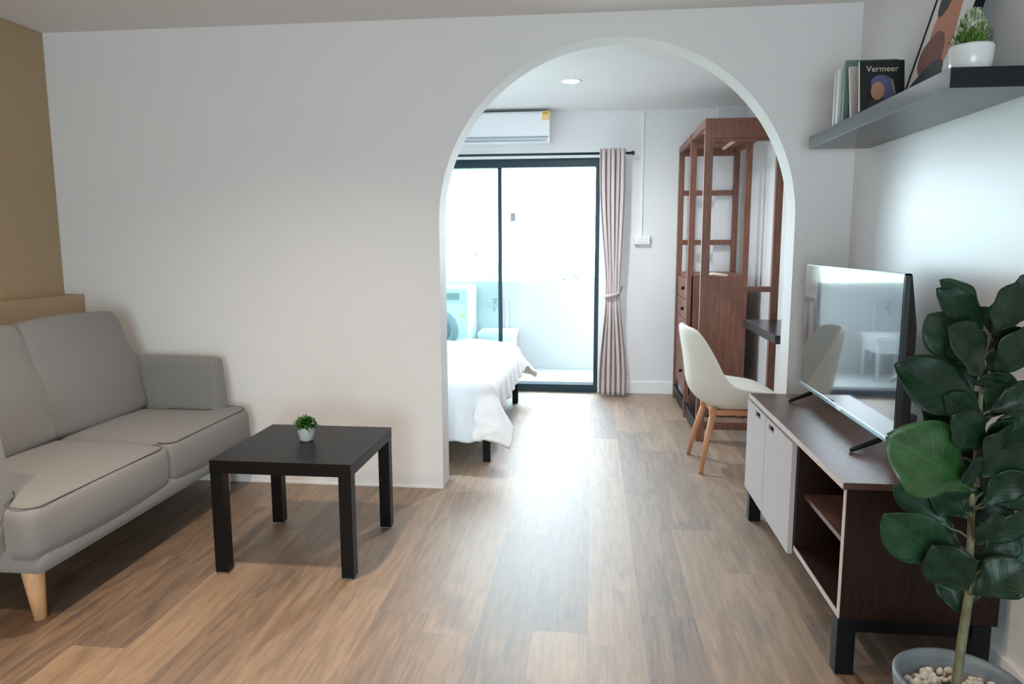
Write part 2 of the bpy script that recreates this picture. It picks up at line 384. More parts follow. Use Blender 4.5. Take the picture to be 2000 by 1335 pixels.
tag(link('drain_pipe', bm, mat('pale pipe', (.55, .62, .68), .4), smooth=True), 'pale vertical water pipe on the parapet behind the sink', 'pipe')

# trees beyond the parapet
TL = mat('tree leaves', (.20, .42, .16), .6, noise=.3, nscale=3); TB = mat('tree bark', (.22, .17, .12), .9)
def tree(x, y, zc, rad, seed, label):
    rnd = random.Random(seed)
    tr = thing('leafy_tree', label, 'tree', (x, y, -3.5), 'trees beyond the balcony')
    bm = bmesh.new(); tube(bm, [(x, y, -3.5), (x+.1, y, -1.5), (x, y, zc)], [.16, .12, .05], 10)
    for k in range(5):
        a = k*1.3; tube(bm, [(x, y, zc-rad*.8), (x+math.cos(a)*rad*.6, y+math.sin(a)*rad*.6, zc+.1*k)], [.05, .02], 6)
    link('trunk', bm, TB, tr, smooth=True)
    bm = bmesh.new()
    for k in range(1500):
        d = Vector((rnd.gauss(0, 1), rnd.gauss(0, 1), rnd.gauss(0, .8))).normalized()*rad*(rnd.random()**.35)
        d *= 1+.25*math.sin(d.x*3+seed)*math.cos(d.z*4)
        c = Vector((x, y, zc))+d; s_ = rnd.uniform(.07, .14)
        e = Euler((rnd.uniform(0, 6), rnd.uniform(0, 6), rnd.uniform(0, 6))).to_matrix()
        bm.faces.new([bm.verts.new(c + e @ Vector(q)*s_) for q in ((-.5, 0, 0), (0, -.35, .05), (1, 0, 0), (0, .35, .05))])
    link('foliage', bm, TL, tr)
tree(-3.0, 14.0, .15, 1.5, 3, 'bushy green tree seen through the left glass of the balcony door')
tree(-.30, 17.5, .0, .95, 5, 'small green tree past the parapet, seen through the door\'s right half')

# ---------------------------------------------------------------- far wall things
a = thing('air_conditioner', 'white wall-mounted air conditioner above the balcony door', 'air conditioner', (-.78, B-.1, 2.05))
bm = bmesh.new()
sec = [(B, 2.288), (5.85, 2.288), (5.832, 2.27), (5.830, 2.095), (5.845, 2.085), (5.86, 2.055), (5.90, 2.048), (B, 2.048)]
L_ = [bm.verts.new((-1.22, y, z)) for y, z in sec]; R_ = [bm.verts.new((-.345, y, z)) for y, z in sec]
for i in range(len(sec)): j = (i+1) % len(sec); bm.faces.new((L_[i], L_[j], R_[j], R_[i]))
bm.faces.new(L_[::-1]); bm.faces.new(R_)
link('housing', bm, PLASTIC, a, bevel=.006)
boxes('vent_flap', [(-1.20, -.36, 5.822, 5.832, 2.084, 2.089), (-1.19, -.37, 5.836, 5.85, 2.058, 2.064)], GREYP, a)
st = boxes('energy_label', [(-.405, -.352, 5.8275, 5.8295, 2.215, 2.285)], mat('yellow label', (.85, .62, .10), .5), a)
boxes('label_heading', [(-.398, -.359, 5.8255, 5.8275, 2.262, 2.279)], mat('orange label', (.62, .30, .10), .5), st)
boxes('label_panel', [(-.398, -.359, 5.8255, 5.8275, 2.222, 2.25)], mat('peach label', (.85, .62, .42), .5), st)
# curtain rod + curtain
r = thing('curtain_rod', 'thin dark curtain rod across the top of the balcony door', 'curtain rod', (-.8, 5.95, 1.968))
bm = bmesh.new(); tube(bm, [(-2.1, 5.95, 1.968), (.31, 5.95, 1.968)], .010, 12); link('rod', bm, FRAME, r, smooth=True)
for x in (-2.1, .31):
    bm = bmesh.new(); bmesh.ops.create_uvsphere(bm, u_segments=14, v_segments=10, radius=.017, matrix=Matrix.Translation((x, 5.95, 1.968))); link('finial', bm, FRAME, r, smooth=True)
bm = bmesh.new()
bm.free()
for x in (-1.9, .28):
    bm = bmesh.new(); tube(bm, [(x, 5.95, 1.968), (x, 6.04, 1.968)], .006, 8); link('bracket', bm, FRAME, r, smooth=True)
cu = thing('curtain', 'blush grey pleated curtain tied back at the right of the balcony door', 'curtain', (.17, 5.95, .01))
bm = bmesh.new(); NU, NV = 110, 60; rows = []
def lerp(a, b, t): return a+(b-a)*t
def sm(t): t = max(0, min(1, t)); return t*t*(3-2*t)
for j in range(NV+1):
    z = 1.998 - (1.998-.012)*j/NV
    if z > .84:
        t = sm((1.998-z)/(1.998-.84)); t = t**1.6; x0, x1 = lerp(.045, .108, t), lerp(.250, .222, t)
    else:
        t = sm((.84-z)/.84*1.15)**.8; x0, x1 = lerp(.108, .060, t), lerp(.222, .290, t)
    row = []
    pinch = math.exp(-((z-.84)/.10)**2)
    for i in range(NU+1):
        u = i/NU
        amp = .030*(1-.6*pinch)
        ph = 2*PI*(5.5 if z > .84 else 5.5)*u
        x = lerp(x0, x1, u) + .006*math.sin(ph*2+.6)
        y = 5.900 - amp*.8*math.cos(ph) - .012*math.sin(ph*.5+z*3)*(1-pinch) - .012*pinch
        row.append(bm.verts.new((x, y, z)))
    rows.append(row)
for a_, b_ in zip(rows, rows[1:]):
    for i in range(NU): bm.faces.new((a_[i], a_[i+1], b_[i+1], b_[i]))
c_ = link('cloth', bm, CURT, cu, smooth=True)
md = c_.modifiers.new('thick', 'SOLIDIFY'); md.thickness = .003
bm = bmesh.new(); prev = None
for k in range(28):
    a_ = 2*PI*k/28; x = .165+.062*math.cos(a_); y = 5.890+.042*math.sin(a_); zz = .84+.012*math.cos(a_)
    q = [bm.verts.new((x, y, zz-.017)), bm.verts.new((x, y, zz+.017))]
    if prev: bm.faces.new((prev[0], q[0], q[1], prev[1]))
    else: first = q
    prev = q
bm.faces.new((prev[0], first[0], first[1], prev[1]))
tb = link('tieback', bm, CURT, cu, smooth=True); md = tb.modifiers.new('t', 'SOLIDIFY'); md.thickness = .005
bm = bmesh.new(); tube(bm, [(.232, 5.90, .86), (.245, 5.97, .90), (.245, 6.04, .90)], .006, 8); link('hook', bm, GREYP, cu, smooth=True)
k = thing('wall_switch', 'white wall switch with a conduit running up to the ceiling', 'switch', (.40, B, 1.27))
boxes('switch_box', [(.338, .466, B-.035, B, 1.245, 1.320)], PLASTIC, k, bevel=.006)
boxes('conduit', [(.380, .402, B-.014, B, 1.32, 2.29), (.26, .38, B-.010, B, 1.935, 1.945)], PLASTIC, k, bevel=.002)
boxes('rocker', [(.372, .402, B-.040, B-.034, 1.263, 1.303), (.408, .438, B-.040, B-.034, 1.263, 1.303)], TRIM, k, bevel=.002)
# recessed light of the bedroom ceiling
dl = thing('ceiling_light', 'small round recessed light glowing in the bedroom ceiling', 'ceiling light', (-.152, 4.937, H))
bm = bmesh.new(); lathe(bm, [(.050, -.002), (.066, -.006), (.070, -.001), (.070, .0)], (-.152, 4.937, H), 32); link('trim_ring', bm, TRIM, dl, smooth=True)
bm = bmesh.new(); lathe(bm, [(0, -.003), (.052, -.003)], (-.152, 4.937, H), 32); link('lens', bm, emit_mat('bedroom lamp glow', (1, 1, 1), 25), dl)
def inner_light(o, watts, col, size, blend=1.0):
    l = bpy.data.lights.new('lamp_light', 'SPOT'); l.energy = watts; l.color = col; l.spot_size = R(size); l.spot_blend = blend; l.shadow_soft_size = .06
    lo = bpy.data.objects.new('lamp_light', l); COL.objects.link(lo); lo.parent = o; lo.location = (0, 0, -.02)
inner_light(dl, 40, (.86, .93, 1), 165)
dl['group'] = 'bedroom ceiling lights'
dl_added = thing('ceiling_light', 'added unseen recessed bedroom light above the pillow side of the bed', 'ceiling light', (-2.1, 4.937, H), 'bedroom ceiling lights')  # unseen second light, added to brighten the bedroom
for ch_ in list(dl.children):
    if ch_.type == 'MESH':
        c_ = ch_.copy(); COL.objects.link(c_); c_.parent = dl_added
inner_light(dl_added, 40, (.86, .93, 1), 165)

# ---------------------------------------------------------------- bed
b_ = thing('bed', 'black steel bed frame under the white duvet', 'bed', (-1.5, 4.8, 0))
boxes('frame', [(-2.6, -.575, 4.0, 4.04, .20, .26), (-2.6, -.575, 5.56, 5.60, .20, .26), (-.615, -.575, 4.04, 5.56, .20, .26), (-2.6, -2.56, 4.04, 5.56, .20, .26), (-2.6, -.6, 4.78, 4.82, .20, .25)], METALB, b_, bevel=.003)
for (x, y) in ((-.595, 4.02), (-.595, 5.58), (-2.58, 4.02), (-2.58, 5.58)):
    boxes('leg', [(x-.022, x+.022, y-.022, y+.022, 0, .20)], METALB, b_, bevel=.003)
bm = soft_box((-1.6, 4.8, .355), (.98, .755, .095), .05, (6, 6, 3), .01); link('mattress', bm, WHITEF, b_, smooth=True)
# duvet draped over the foot end
bm = bmesh.new(); X0, X1, YN, YF = -2.5, -.66, 4.07, 5.54; ZT = .475
us = [X0 + (X1-X0)*i/36 for i in range(37)] + [X1 + .34*i/16 for i in range(1, 17)]
vs = [YN - .40*i/16 for i in range(16, 0, -1)] + [YN + (YF-YN)*i/32 for i in range(33)] + [YF + .36*i/14 for i in range(1, 15)]
grid = []
def fold(a, k): return math.sin(a*k+.5*math.sin(a*k*.37+1))
for x in us:
    row = []
    for y in vs:
        ox = max(0, x-X1); oy = (y-YF) if y > YF else (y-YN if y < YN else 0)
        # trim the hem: the foot side is shorter than the corners
        d = math.hypot(ox, oy)
        cx_, cy_ = min(x, X1), min(max(y, YN), YF)
        if d > 0:
            dx, dy = ox/d, oy/d; corner = 2*abs(dx*dy)
            ln = d*(.80 if dx > .9 else 1.0)
            # rounded shoulder then a hang that flares a little
            rr = .10; a_ = min(ln/rr, PI/2*.92)
            out = rr*math.sin(a_) ; dn = rr*(1-math.cos(a_)); rest = max(0, ln-rr*PI/2*.92)
            out += rest*(.10+.55*corner); dn += rest*(.99-.33*corner)
            along = cy_*abs(dx)+cx_*abs(dy)+math.atan2(abs(dx), abs(dy)+1e-6)*.2
            wv = rest*(.13)*fold(along, 26) + rest*.05*fold(along, 61)
            if corner > .5: wv *= .5
            out += wv*(1-.5*corner)
            if oy > 0 and corner > .3: out *= .96; dn *= .95
            px, py, pz = cx_+dx*out, cy_+dy*out, ZT-dn
        else: px, py, pz = x, y, ZT
        # puff and shallow wrinkles on the top
        ex = min(1, max(0, (X1-cx_)/.35)); ey = min(1, max(0, min(cy_-YN, YF-cy_)/.35))
        pz += .050*sm(ex)*sm(ey) + .012*fold(px*1.3+py, 9)*sm(ex+.3)*(1 if d == 0 else max(0, 1-d*6)) + .007*fold(py-px*.6, 21)*(1 if d == 0 else max(0, 1-d*5))
        row.append(bm.verts.new((px, py, pz)))
    grid.append(row)
for a_, c_ in zip(grid, grid[1:]):
    for j in range(len(vs)-1): bm.faces.new((a_[j], a_[j+1], c_[j+1], c_[j]))
dv = link('duvet', bm, WHITEF, smooth=True, sub=1)
md = dv.modifiers.new('thick', 'SOLIDIFY'); md.thickness = .022; md.offset = 1
tag(dv, 'white crumpled duvet hanging over the foot of the bed', 'duvet')

# ---------------------------------------------------------------- wardrobe
wd = thing('open_wardrobe', 'tall red-brown open wooden wardrobe with shelves, drawers and a clothes rail', 'wardrobe', (.9, 5.25, 0))
YA, YB, YC, YD = 5.925, 5.225, 4.60, 4.60
P = .04
def post(x, y, w_=.042, d_=.04, z0=0.0, z1=2.0): return boxes('post', [(x-w_/2, x+w_/2, y-d_/2, y+d_/2, z0, z1)], REDW, wd, bevel=.002)
post(.692, 5.915); post(.692, 5.235); post(.696, 4.60, .05)
post(1.113, 5.915); post(1.066, 5.235); post(1.12, 4.60, .044)
# top frame rails
boxes('top_rail', [(.671, .699, 4.62, 5.905, 1.955, 2.0), (1.10, 1.134, 4.62, 5.905, 1.955, 2.0)], REDW, wd, bevel=.002)
boxes('end_rail', [(.72, 1.10, 4.585, 4.615, 1.885, 2.0)], REDW, wd, bevel=.002)
boxes('end_rail', [(.72, 1.10, 4.60, 4.62, 1.865, 1.887)], REDW, wd, bevel=.002)
boxes('end_rail', [(.713, 1.09, 5.90, 5.93, 1.93, 2.0)], REDW, wd, bevel=.002)
boxes('middle_rail', [(.713, 1.05, 5.22, 5.25, 1.93, 2.0)], REDW, wd, bevel=.002)
boxes('top_board', [(.70, 1.10, 5.25, 5.90, 1.978, 1.996)], REDW, wd)
bm = bmesh.new(); tube(bm, [(.89, 4.62, 1.90), (.89, 5.22, 1.90)], .011, 14); link('clothes_rail', bm, mat('pale beech rod', (.62, .40, .28), .4), wd, smooth=True)
for z in (1.262, 1.648): boxes('shelf', [(.685, 1.09, 5.255, 5.93, z-.012, z+.022)], REDW, wd, bevel=.002) if False else None
for z in (1.262, 1.648):
    boxes('shelf_rail', [(.713, 1.09, 5.905, 5.93, z-.022, z+.018)], REDW, wd, bevel=.002)
boxes('chest_body', [(.700, 1.085, 5.24, 5.905, .16, 1.03)], REDW, wd, bevel=.002)
for i, (z0, z1) in enumerate(((.70, .84), (.845, 1.0), (.43, .695), (.17, .425))):
    dw = boxes('drawer', [(.684, .699, 5.26, 5.89, z0, z1)], REDW, wd, bevel=.003)
    bm = bmesh.new(); bmesh.ops.create_uvsphere(bm, u_segments=12, v_segments=8, radius=.013, matrix=Matrix.Translation((.674, 5.49, (z0+z1)/2))); link('knob', bm, METALB, dw, smooth=True)
boxes('side_panel', [(.700, 1.046, 5.215, 5.239, .165, 1.03)], REDW, wd, bevel=.002)
boxes('end_rail', [(.72, 1.10, 4.585, 4.615, .955, .988)], REDW, wd, bevel=.002)
boxes('end_rail', [(.72, 1.10, 4.585, 4.615, .075, .120)], REDW, wd, bevel=.002)
boxes('end_rail', [(.72, 1.10, 4.585, 4.615, .175, .200)], REDW, wd, bevel=.002)
boxes('plinth', [(.676, .690, 4.62, 5.90, .03, .115)], METALB, wd)
bm = bmesh.new(); tube(bm, [(.80, 5.20, 1.035), (.84, 5.17, 1.042), (.90, 5.17, 1.035), (.94, 5.2, 1.03)], .010, 8)
link('grip', bm, mat('grip with painted glare', (.80, .66, .58), .3), wd, smooth=True)  # pale colour stands for the glare on the handle

# ---------------------------------------------------------------- desk board in bedroom
tag(boxes('desk_board', [(.932, XR-.001, 3.765, 4.555, .742, .787)], SHELFM, bevel=.002), 'charcoal wall-mounted desk board beside the cream chair', 'desk')

# ---------------------------------------------------------------- chair
def chair():
    ch = thing('desk_chair', 'cream upholstered tub chair with splayed orange-brown wooden legs', 'chair', (.80, 4.10, 0))
    ch_o = Vector((.80, 4.10, 0)); rot = Matrix.Rotation(R(3), 3, 'Z')
    T = lambda p: ch_o + rot @ Vector(p)
    # centre profile: x forward, z up ; (x, z, halfwidth, wrap, lift, thickness)
    pr = [(.235, .425, .200, -.03, .0, .085), (.19, .452, .225, -.02, .004, .115), (.08, .458, .232, .008, .014, .12), (-.04, .452, .235, .030, .032, .12), (-.13, .452, .236, .060, .062, .115),
          (-.185, .480, .236, .074, .092, .09), (-.215, .545, .234, .072, .085, .055), (-.238, .63, .226, .064, .055, .040), (-.262, .72, .208, .055, .022, .034), (-.277, .785, .175, .040, .0, .030), (-.283, .812, .135, .025, -.012, .022)]
    NVv = 14
    bm = bmesh.new(); inner = []; outer = []
    for i, (x, z, hw, wr, lf, th) in enumerate(pr):
        a = pr[max(0, i-1)]; c = pr[min(len(pr)-1, i+1)]
        tx, tz = c[0]-a[0], c[1]-a[1]; l_ = math.hypot(tx, tz); nx, nz = tz/l_, -tx/l_   # pointing down / back
        nx, nz = -abs(nx) if i > 4 else nx*0, -abs(nz)
        if i <= 4: nx, nz = (-.0, -1)
        ri, ro = [], []
        for k in range(NVv+1):
            v = -1+2*k/NVv; c2 = v*v; c4 = abs(v)**3
            p = Vector((x+wr*c4*1.15, v*hw, z+lf*c4))
            edge = 1-.62*abs(v)**4
            q = p + Vector((nx*th*edge, math.copysign(.012, v)*c4, nz*th*edge))
            q.y *= (1-.10*(1 if i <= 4 else max(0, 1-(i-4)*.3)))
            ri.append(bm.verts.new(T(p))); ro.append(bm.verts.new(T(q)))
        inner.append(ri); outer.append(ro)
    n = len(pr)
    for i in range(n-1):
        for k in range(NVv):
            bm.faces.new((inner[i][k], inner[i][k+1], inner[i+1][k+1], inner[i+1][k]))
            bm.faces.new((outer[i][k], outer[i+1][k], outer[i+1][k+1], outer[i][k+1]))
        for k in (0, NVv): bm.faces.new((inner[i][k], inner[i+1][k], outer[i+1][k], outer[i][k]))
    for i in (0, n-1):
        for k in range(NVv): bm.faces.new((inner[i][k], outer[i][k], outer[i][k+1], inner[i][k+1]))
    link('seat_shell', bm, CREAM, ch, smooth=True, sub=2)
    for (sx, sy) in ((-1, -1), (-1, 1), (1, -1), (1, 1)):
        bm = bmesh.new()
        tube(bm, [T((sx*.125, sy*.115, .355)), T((sx*.175, sy*.158, .16)), T((sx*.205, sy*.185, .0))], [.019, .016, .011], 14)
        link('leg', bm, CHAIRW, ch, smooth=True)
    bm = bmesh.new(); add_box(bm, -.155, .155, -.13, -.105, .315, .345); add_box(bm, -.155, .155, .105, .13, .315, .345)
    add_box(bm, -.13, -.105, -.105, .105, .315, .345); add_box(bm, .105, .13, -.105, .105, .315, .345)
    for v in bm.verts: v.co = T(v.co)
    link('under_frame', bm, CHAIRW, ch, bevel=.003)
chair()

# ---------------------------------------------------------------- sofa
sf = thing('sofa', 'grey fabric two-seat sofa with loose back cushions and light wooden legs', 'sofa', (-2.2, 2.71, 0))
SX = -1.735
def seat_fn(y_in_far=None, y_in_near=None):
    def fn(p):
        x, y, z = p
        return (x, y, z)
    return fn
# base frame (under the seat cushions)
bm = soft_box((-2.19, 2.71, .243), (.455, .715, .042), .03, (6, 8, 2)); link('base_frame', bm, SOFA, sf, smooth=True)
bm = soft_box((-2.585, 2.71, .50), (.07, .715, .29), .04, (3, 8, 5)); link('back_frame', bm, SOFA, sf, smooth=True)
def arm(y0, y1, nm, xf=-1.83, zt=.69):
    def fn(p):
        x, y, z = p
        t = max(0, (z-.25)/.43)
        return (x - .035*t*(1 if x > -2.0 else 0), y + (.012*t if y0 > 3 else -.012*t), z)
    bm = soft_box(((-2.64+xf)/2, (y0+y1)/2, (.22+zt)/2), ((2.64+xf)/2, (y1-y0)/2, (zt-.22)/2), .032, (6, 2, 5), .006, fn)
    return link(nm, bm, SOFA, sf, smooth=True)
arm(3.325, 3.435, 'arm_rest'); arm(1.985, 2.095, 'arm_rest', -1.865, .665)
def seat(y0, y1, far):
    # T-shaped: the front bulges out past the arm
    def fn(p):
        x, y, z = p
        t = sm((x+1.90)/.07)
        if far: k = (y-y0)/(y1-y0); y = y + k*t*.125
        else: k = (y1-y)/(y1-y0); y = y - k*t*.125
        fr = max(0, (x+2.0)/.25); 
        return (x, y, z - .012*fr*fr)
    bm = soft_box(((-2.50+SX)/2, (y0+y1)/2, .355), ((2.50+SX)/2, (y1-y0)/2, .085), .035, (12, 10, 3), .014, fn)
    c = link('seat_cushion', bm, SOFA, sf, smooth=True)
    for zz, oo in ((.438, .006), (.278, .008)):
        pts = []
        xa, xb, r = -2.1, SX+.001, .045
        ya, yb = (y0-.0, y1) if far else (y0, y1)
        def w(x, y):
            q = fn(Vector((x, y, zz))); return (q[0], q[1], zz - (.014*max(0, (x+2.0)/.25)**2 if zz > .4 else 0) + (.004 if zz > .4 else 0))
        o_ = -.010
        xs_, xe_ = (-1.80, xa) if far else (xa, -1.80)
        path = [(xs_, ya-o_)] + [(xs_+(xb-r-xs_)*i/10, ya-o_) for i in range(1, 11)]
        path += [(xb+o_-r+r*math.sin(a), ya-o_+r-r*math.cos(a)) for a in [PI/2*i/6 for i in range(1, 7)]]
        path += [(xb+o_, ya+r+(yb-ya-2*r)*i/12) for i in range(1, 12)]
        path += [(xb+o_-r+r*math.cos(a), yb+o_-r+r*math.sin(a)) for a in [PI/2*i/6 for i in range(7)]]
        path += [(xb-r-(xb-r-xe_)*i/10, yb+o_) for i in range(1, 11)]
        bm = bmesh.new(); tube(bm, [w(*q) for q in path], .0022, 6); link('piping', bm, SEAM, c, smooth=True)
    return c
seat(2.10, 2.727, False); seat(2.733, 3.315, True)
def back(y0, y1):
    cyy = (y0+y1)/2
    def fn(p):
        x, y, z = p                      # local cushion frame: x thickness, y width, z height
        z2 = z; wv = .006*math.sin(z*26+y*9)*(1 if x > 0 else 0)*min(1, abs(y)/.28)**2
        x += wv
        y *= 1 - .015*(z/.25)
        zc = max(-1, min(1, z/.255)); z2 = z - .028*max(0, 1-(y/((y1-y0)/2))**2)*abs(zc)**3*(1 if zc > 0 else -1)*.8
        a = R(17)
        X_, Z_ = x*math.cos(a) - z2*math.sin(a), x*math.sin(a) + z2*math.cos(a)
        return (BCX+X_, cyy+y, BCZ+Z_)
    bm = soft_box((0, 0, 0), (.085, (y1-y0)/2, .255), .055, (3, 10, 8), .040, fn)
    c = link('back_cushion', bm, SOFA, sf, smooth=True)
    hy, hz = (y1-y0)/2-.035, .255-.035; pts = []
    for (cy2, cz2, a0) in ((hy-.03, hz-.03, 0), (-hy+.03, hz-.03, PI/2), (-hy+.03, -hz+.03, PI), (hy-.03, -hz+.03, 3*PI/2)):
        for i in range(7):
            a = a0+PI/2*i/6; pts.append(fn((.052, cy2+.045*math.cos(a)+math.copysign(.012, cy2), cz2+.045*math.sin(a)+math.copysign(.012, cz2))))
    bm = bmesh.new(); tube(bm, pts+[pts[0]], .0022, 6); link('piping', bm, SEAM, c, smooth=True)
BCX, BCZ = -2.355, .672
back(2.09, 2.70); back(2.705, 3.32)
for (x, y, dx, dy) in ((-1.86, 2.10, .015, 0), (-1.86, 3.36, .015, .0), (-2.56, 2.10, -.01, 0), (-2.56, 3.36, -.01, 0)):
    bm = bmesh.new(); tube(bm, [(x, y, .205), (x+dx*.3, y, .15), (x+dx, y+dy, 0)], [.036, .033, .019], 20); link('leg', bm, OAK, sf, smooth=True)

# ---------------------------------------------------------------- coffee table and its plant
tb_ = thing('side_table', 'square black-brown low table standing in front of the grey sofa', 'table', (-1.151, 2.755, 0))
tx, ty = -1.426, 2.480
boxes('table_top', [(tx, tx+.55, ty, ty+.55, .40, .45)], BLACK, tb_, bevel=.0015)
for i in (0, 1):
    for j in (0, 1):
        x, y = tx+i*.50, ty+j*.50
        lg = boxes('leg', [(x+.0008, x+.0492, y+.0008, y+.0492, .006, .40)], BLACK, tb_, bevel=.0015)
        boxes('foot_pad', [(x+.008, x+.042, y+.008, y+.042, 0, .006)], GREYP, lg)

def blade(bm, base, d, ln, w, bend, rnd, tip=.0):
    d = Vector(d).normalized(); s = d.cross(Vector((0, 0, 1)))
    if s.length < .1: s = Vector((1, 0, 0))
    s.normalize(); nrm = s.cross(d).normalized(); pr_ = None
    for i in range(4):
        t = i/3; c = Vector(base)+d*ln*t - Vector((0, 0, 1))*bend*ln*t*t; wd_ = w*math.sin(PI*(.12+.83*t))
        q = (bm.verts.new(c-s*wd_), bm.verts.new(c+nrm*wd_*.3), bm.verts.new(c+s*wd_))
        if pr_: bm.faces.new((pr_[0], pr_[1], q[1], q[0])); bm.faces.new((pr_[1], pr_[2], q[2], q[1]))
        pr_ = q
pl = thing('potted_plant', 'tiny green plant in a white tapered pot on the low black table', 'plant', (-1.167, 2.785, .45))
bm = bmesh.new(); lathe(bm, [(0, 0), (.022, 0), (.027, .004), (.040, .058), (.041, .060), (.038, .060), (.035, .050), (0, .050)], (-1.167, 2.785, .45), 40); link('pot', bm, CERAM, pl, smooth=True)
bm = bmesh.new(); rnd = random.Random(2)
for k in range(420):
    a = rnd.uniform(0, 2*PI); el = rnd.uniform(-.25, 1.45); d = (math.cos(a)*math.cos(el), math.sin(a)*math.cos(el), math.sin(el))
    r0 = rnd.uniform(.012, .040); b0 = (-1.167+d[0]*r0*1.05, 2.785+d[1]*r0*1.05, .512+max(-.004, d[2])*r0*.8)
    dd = Vector(d)+Vector((rnd.gauss(0, .45), rnd.gauss(0, .45), rnd.gauss(.2, .4)))
    blade(bm, b0, dd, rnd.uniform(.014, .026), rnd.uniform(.003, .0052), .25, rnd)
link('foliage', bm, mat('small plant green', (.035, .12, .018), .45, noise=.5, nscale=120), pl, smooth=True)

# ---------------------------------------------------------------- TV console
cb_ = thing('tv_console', 'walnut-brown low TV console with pale doors, an open bay and black steel base', 'cabinet', (.95, 2.67, 0))
CX, CN, CF, CH = .7225, 2.055, 3.285, .583
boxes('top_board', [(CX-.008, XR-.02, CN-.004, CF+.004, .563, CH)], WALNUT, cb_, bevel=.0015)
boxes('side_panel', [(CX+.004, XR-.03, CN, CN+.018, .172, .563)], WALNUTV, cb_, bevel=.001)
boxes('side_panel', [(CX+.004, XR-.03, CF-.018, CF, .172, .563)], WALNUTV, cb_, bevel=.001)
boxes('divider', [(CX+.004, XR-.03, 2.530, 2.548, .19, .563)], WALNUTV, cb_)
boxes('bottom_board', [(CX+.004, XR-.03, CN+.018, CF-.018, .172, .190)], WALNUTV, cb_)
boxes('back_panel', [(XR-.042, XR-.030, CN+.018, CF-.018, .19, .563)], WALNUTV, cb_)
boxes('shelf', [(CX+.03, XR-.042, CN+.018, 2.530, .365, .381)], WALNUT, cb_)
boxes('lit_edge_strip', [(CX+.001, CX+.0055, CN+.001, CN+.0175, .173, .562)], EDGE, cb_)
boxes('lit_edge_strip', [(CX+.001, CX+.0055, CN+.018, 2.530, .173, .189)], EDGE, cb_)
boxes('lit_edge_strip', [(CX-.0105, CX-.0075, CN-.003, CF+.003, .5645, .5815)], EDGE, cb_)
def cdoor(y0, y1, hy):
    bm = bmesh.new(); z0, z1 = .150, .556; ha, hb, hz0, hz1 = hy-.042, hy+.042, .520, .543
    for b in ((y0, ha, z0, z1), (hb, y1, z0, z1), (ha, hb, z0, hz0), (ha, hb, hz1, z1)):
        add_box(bm, CX-.014, CX+.003, b[0], b[1], b[2], b[3])
    bmesh.ops.remove_doubles(bm, verts=bm.verts, dist=1e-5)
    o = link('door', bm, DOORP, cb_)
    boxes('handle_shade', [(CX-.006, CX+.0, ha, hb, hz0, hz1)], mat('painted handle shade', (.004, .004, .005), .9, .1), o)  # black backing paints the shade inside the handle cutout
    return o
cdoor(2.552, 2.945, 2.855); cdoor(2.951, CF-.001, 3.085)
boxes('base_rail', [(CX+.02, CX+.06, CN+.05, CF-.05, .132, .172)], METALB, cb_, bevel=.002)
boxes('base_rail', [(1.10, 1.14, CN+.05, CF-.05, .132, .172)], METALB, cb_, bevel=.002)
for y in (CN, CF-.05): boxes('base_rail', [(CX+.05, 1.09, y+.004, y+.046, .132, .172)], METALB, cb_, bevel=.002)
for x in (CX-.0, 1.09):
    for y in (CN-.002, CF-.048): boxes('leg', [(x, x+.052, y, y+.05, 0, .172)], METALB, cb_, bevel=.002)

# ---------------------------------------------------------------- television
tv = thing('television', 'flat black television on splayed feet standing on the walnut console', 'television', (.95, 2.78, CH))
TX, TN, TF, Z0, Z1 = .930, 2.272, 3.283, .630, 1.163
boxes('screen', [(TX, TX+.006, TN+.006, TF-.006, Z0+.016, Z1-.005)], mat('black screen glass', (.006, .008, .010), (.03), 1.0, coat=1.0), tv)
boxes('bezel', [(TX+.0015, TX+.018, TN, TN+.006, Z0, Z1), (TX+.0015, TX+.018, TF-.006, TF, Z0, Z1), (TX+.0015, TX+.018, TN, TF, Z1-.005, Z1)], BLACKG, tv)
boxes('lower_bezel', [(TX-.004, TX+.018, TN, TF, Z0, Z0+.016)], mat('silver blue bezel', (.22, .30, .32), .28, metal=.6), tv, bevel=.002)
boxes('logo', [(TX-.006, TX-.004, 2.73, 2.79, Z0+.003, Z0+.012)], mat('silver mark', (.85, .87, .88), .25), tv)
bm = bmesh.new()
a1 = [(TX+.010, TN+.002, Z0), (TX+.010, TF-.002, Z0), (TX+.010, TF-.002, Z1), (TX+.010, TN+.002, Z1)]
a2 = [(TX+.022, TN+.002, Z0), (TX+.022, TF-.002, Z0), (TX+.022, TF-.002, Z1), (TX+.022, TN+.002, Z1)]
a3 = [(TX+.058, TN+.03, Z0+.03), (TX+.058, TF-.03, Z0+.03), (TX+.058, TF-.03, Z1-.17), (TX+.058, TN+.03, Z1-.17)]
rg = [[bm.verts.new(q) for q in A_] for A_ in (a1, a2, a3)]
for q, w_ in zip(rg, rg[1:]):
    for i in range(4): bm.faces.new((q[i], q[(i+1) % 4], w_[(i+1) % 4], w_[i]))
bm.faces.new(rg[0]); bm.faces.new(rg[2])
link('rear_casing', bm, BLACKG, tv, bevel=.004)
boxes('port_block', [(TX+.055, TX+.082, TN+.03, TN+.10, .855, .905)], BLACKG, tv, bevel=.003)
boxes('port_block', [(TX+.055, TX+.078, TN+.03, TN+.10, .650, .725)], BLACKG, tv, bevel=.003)
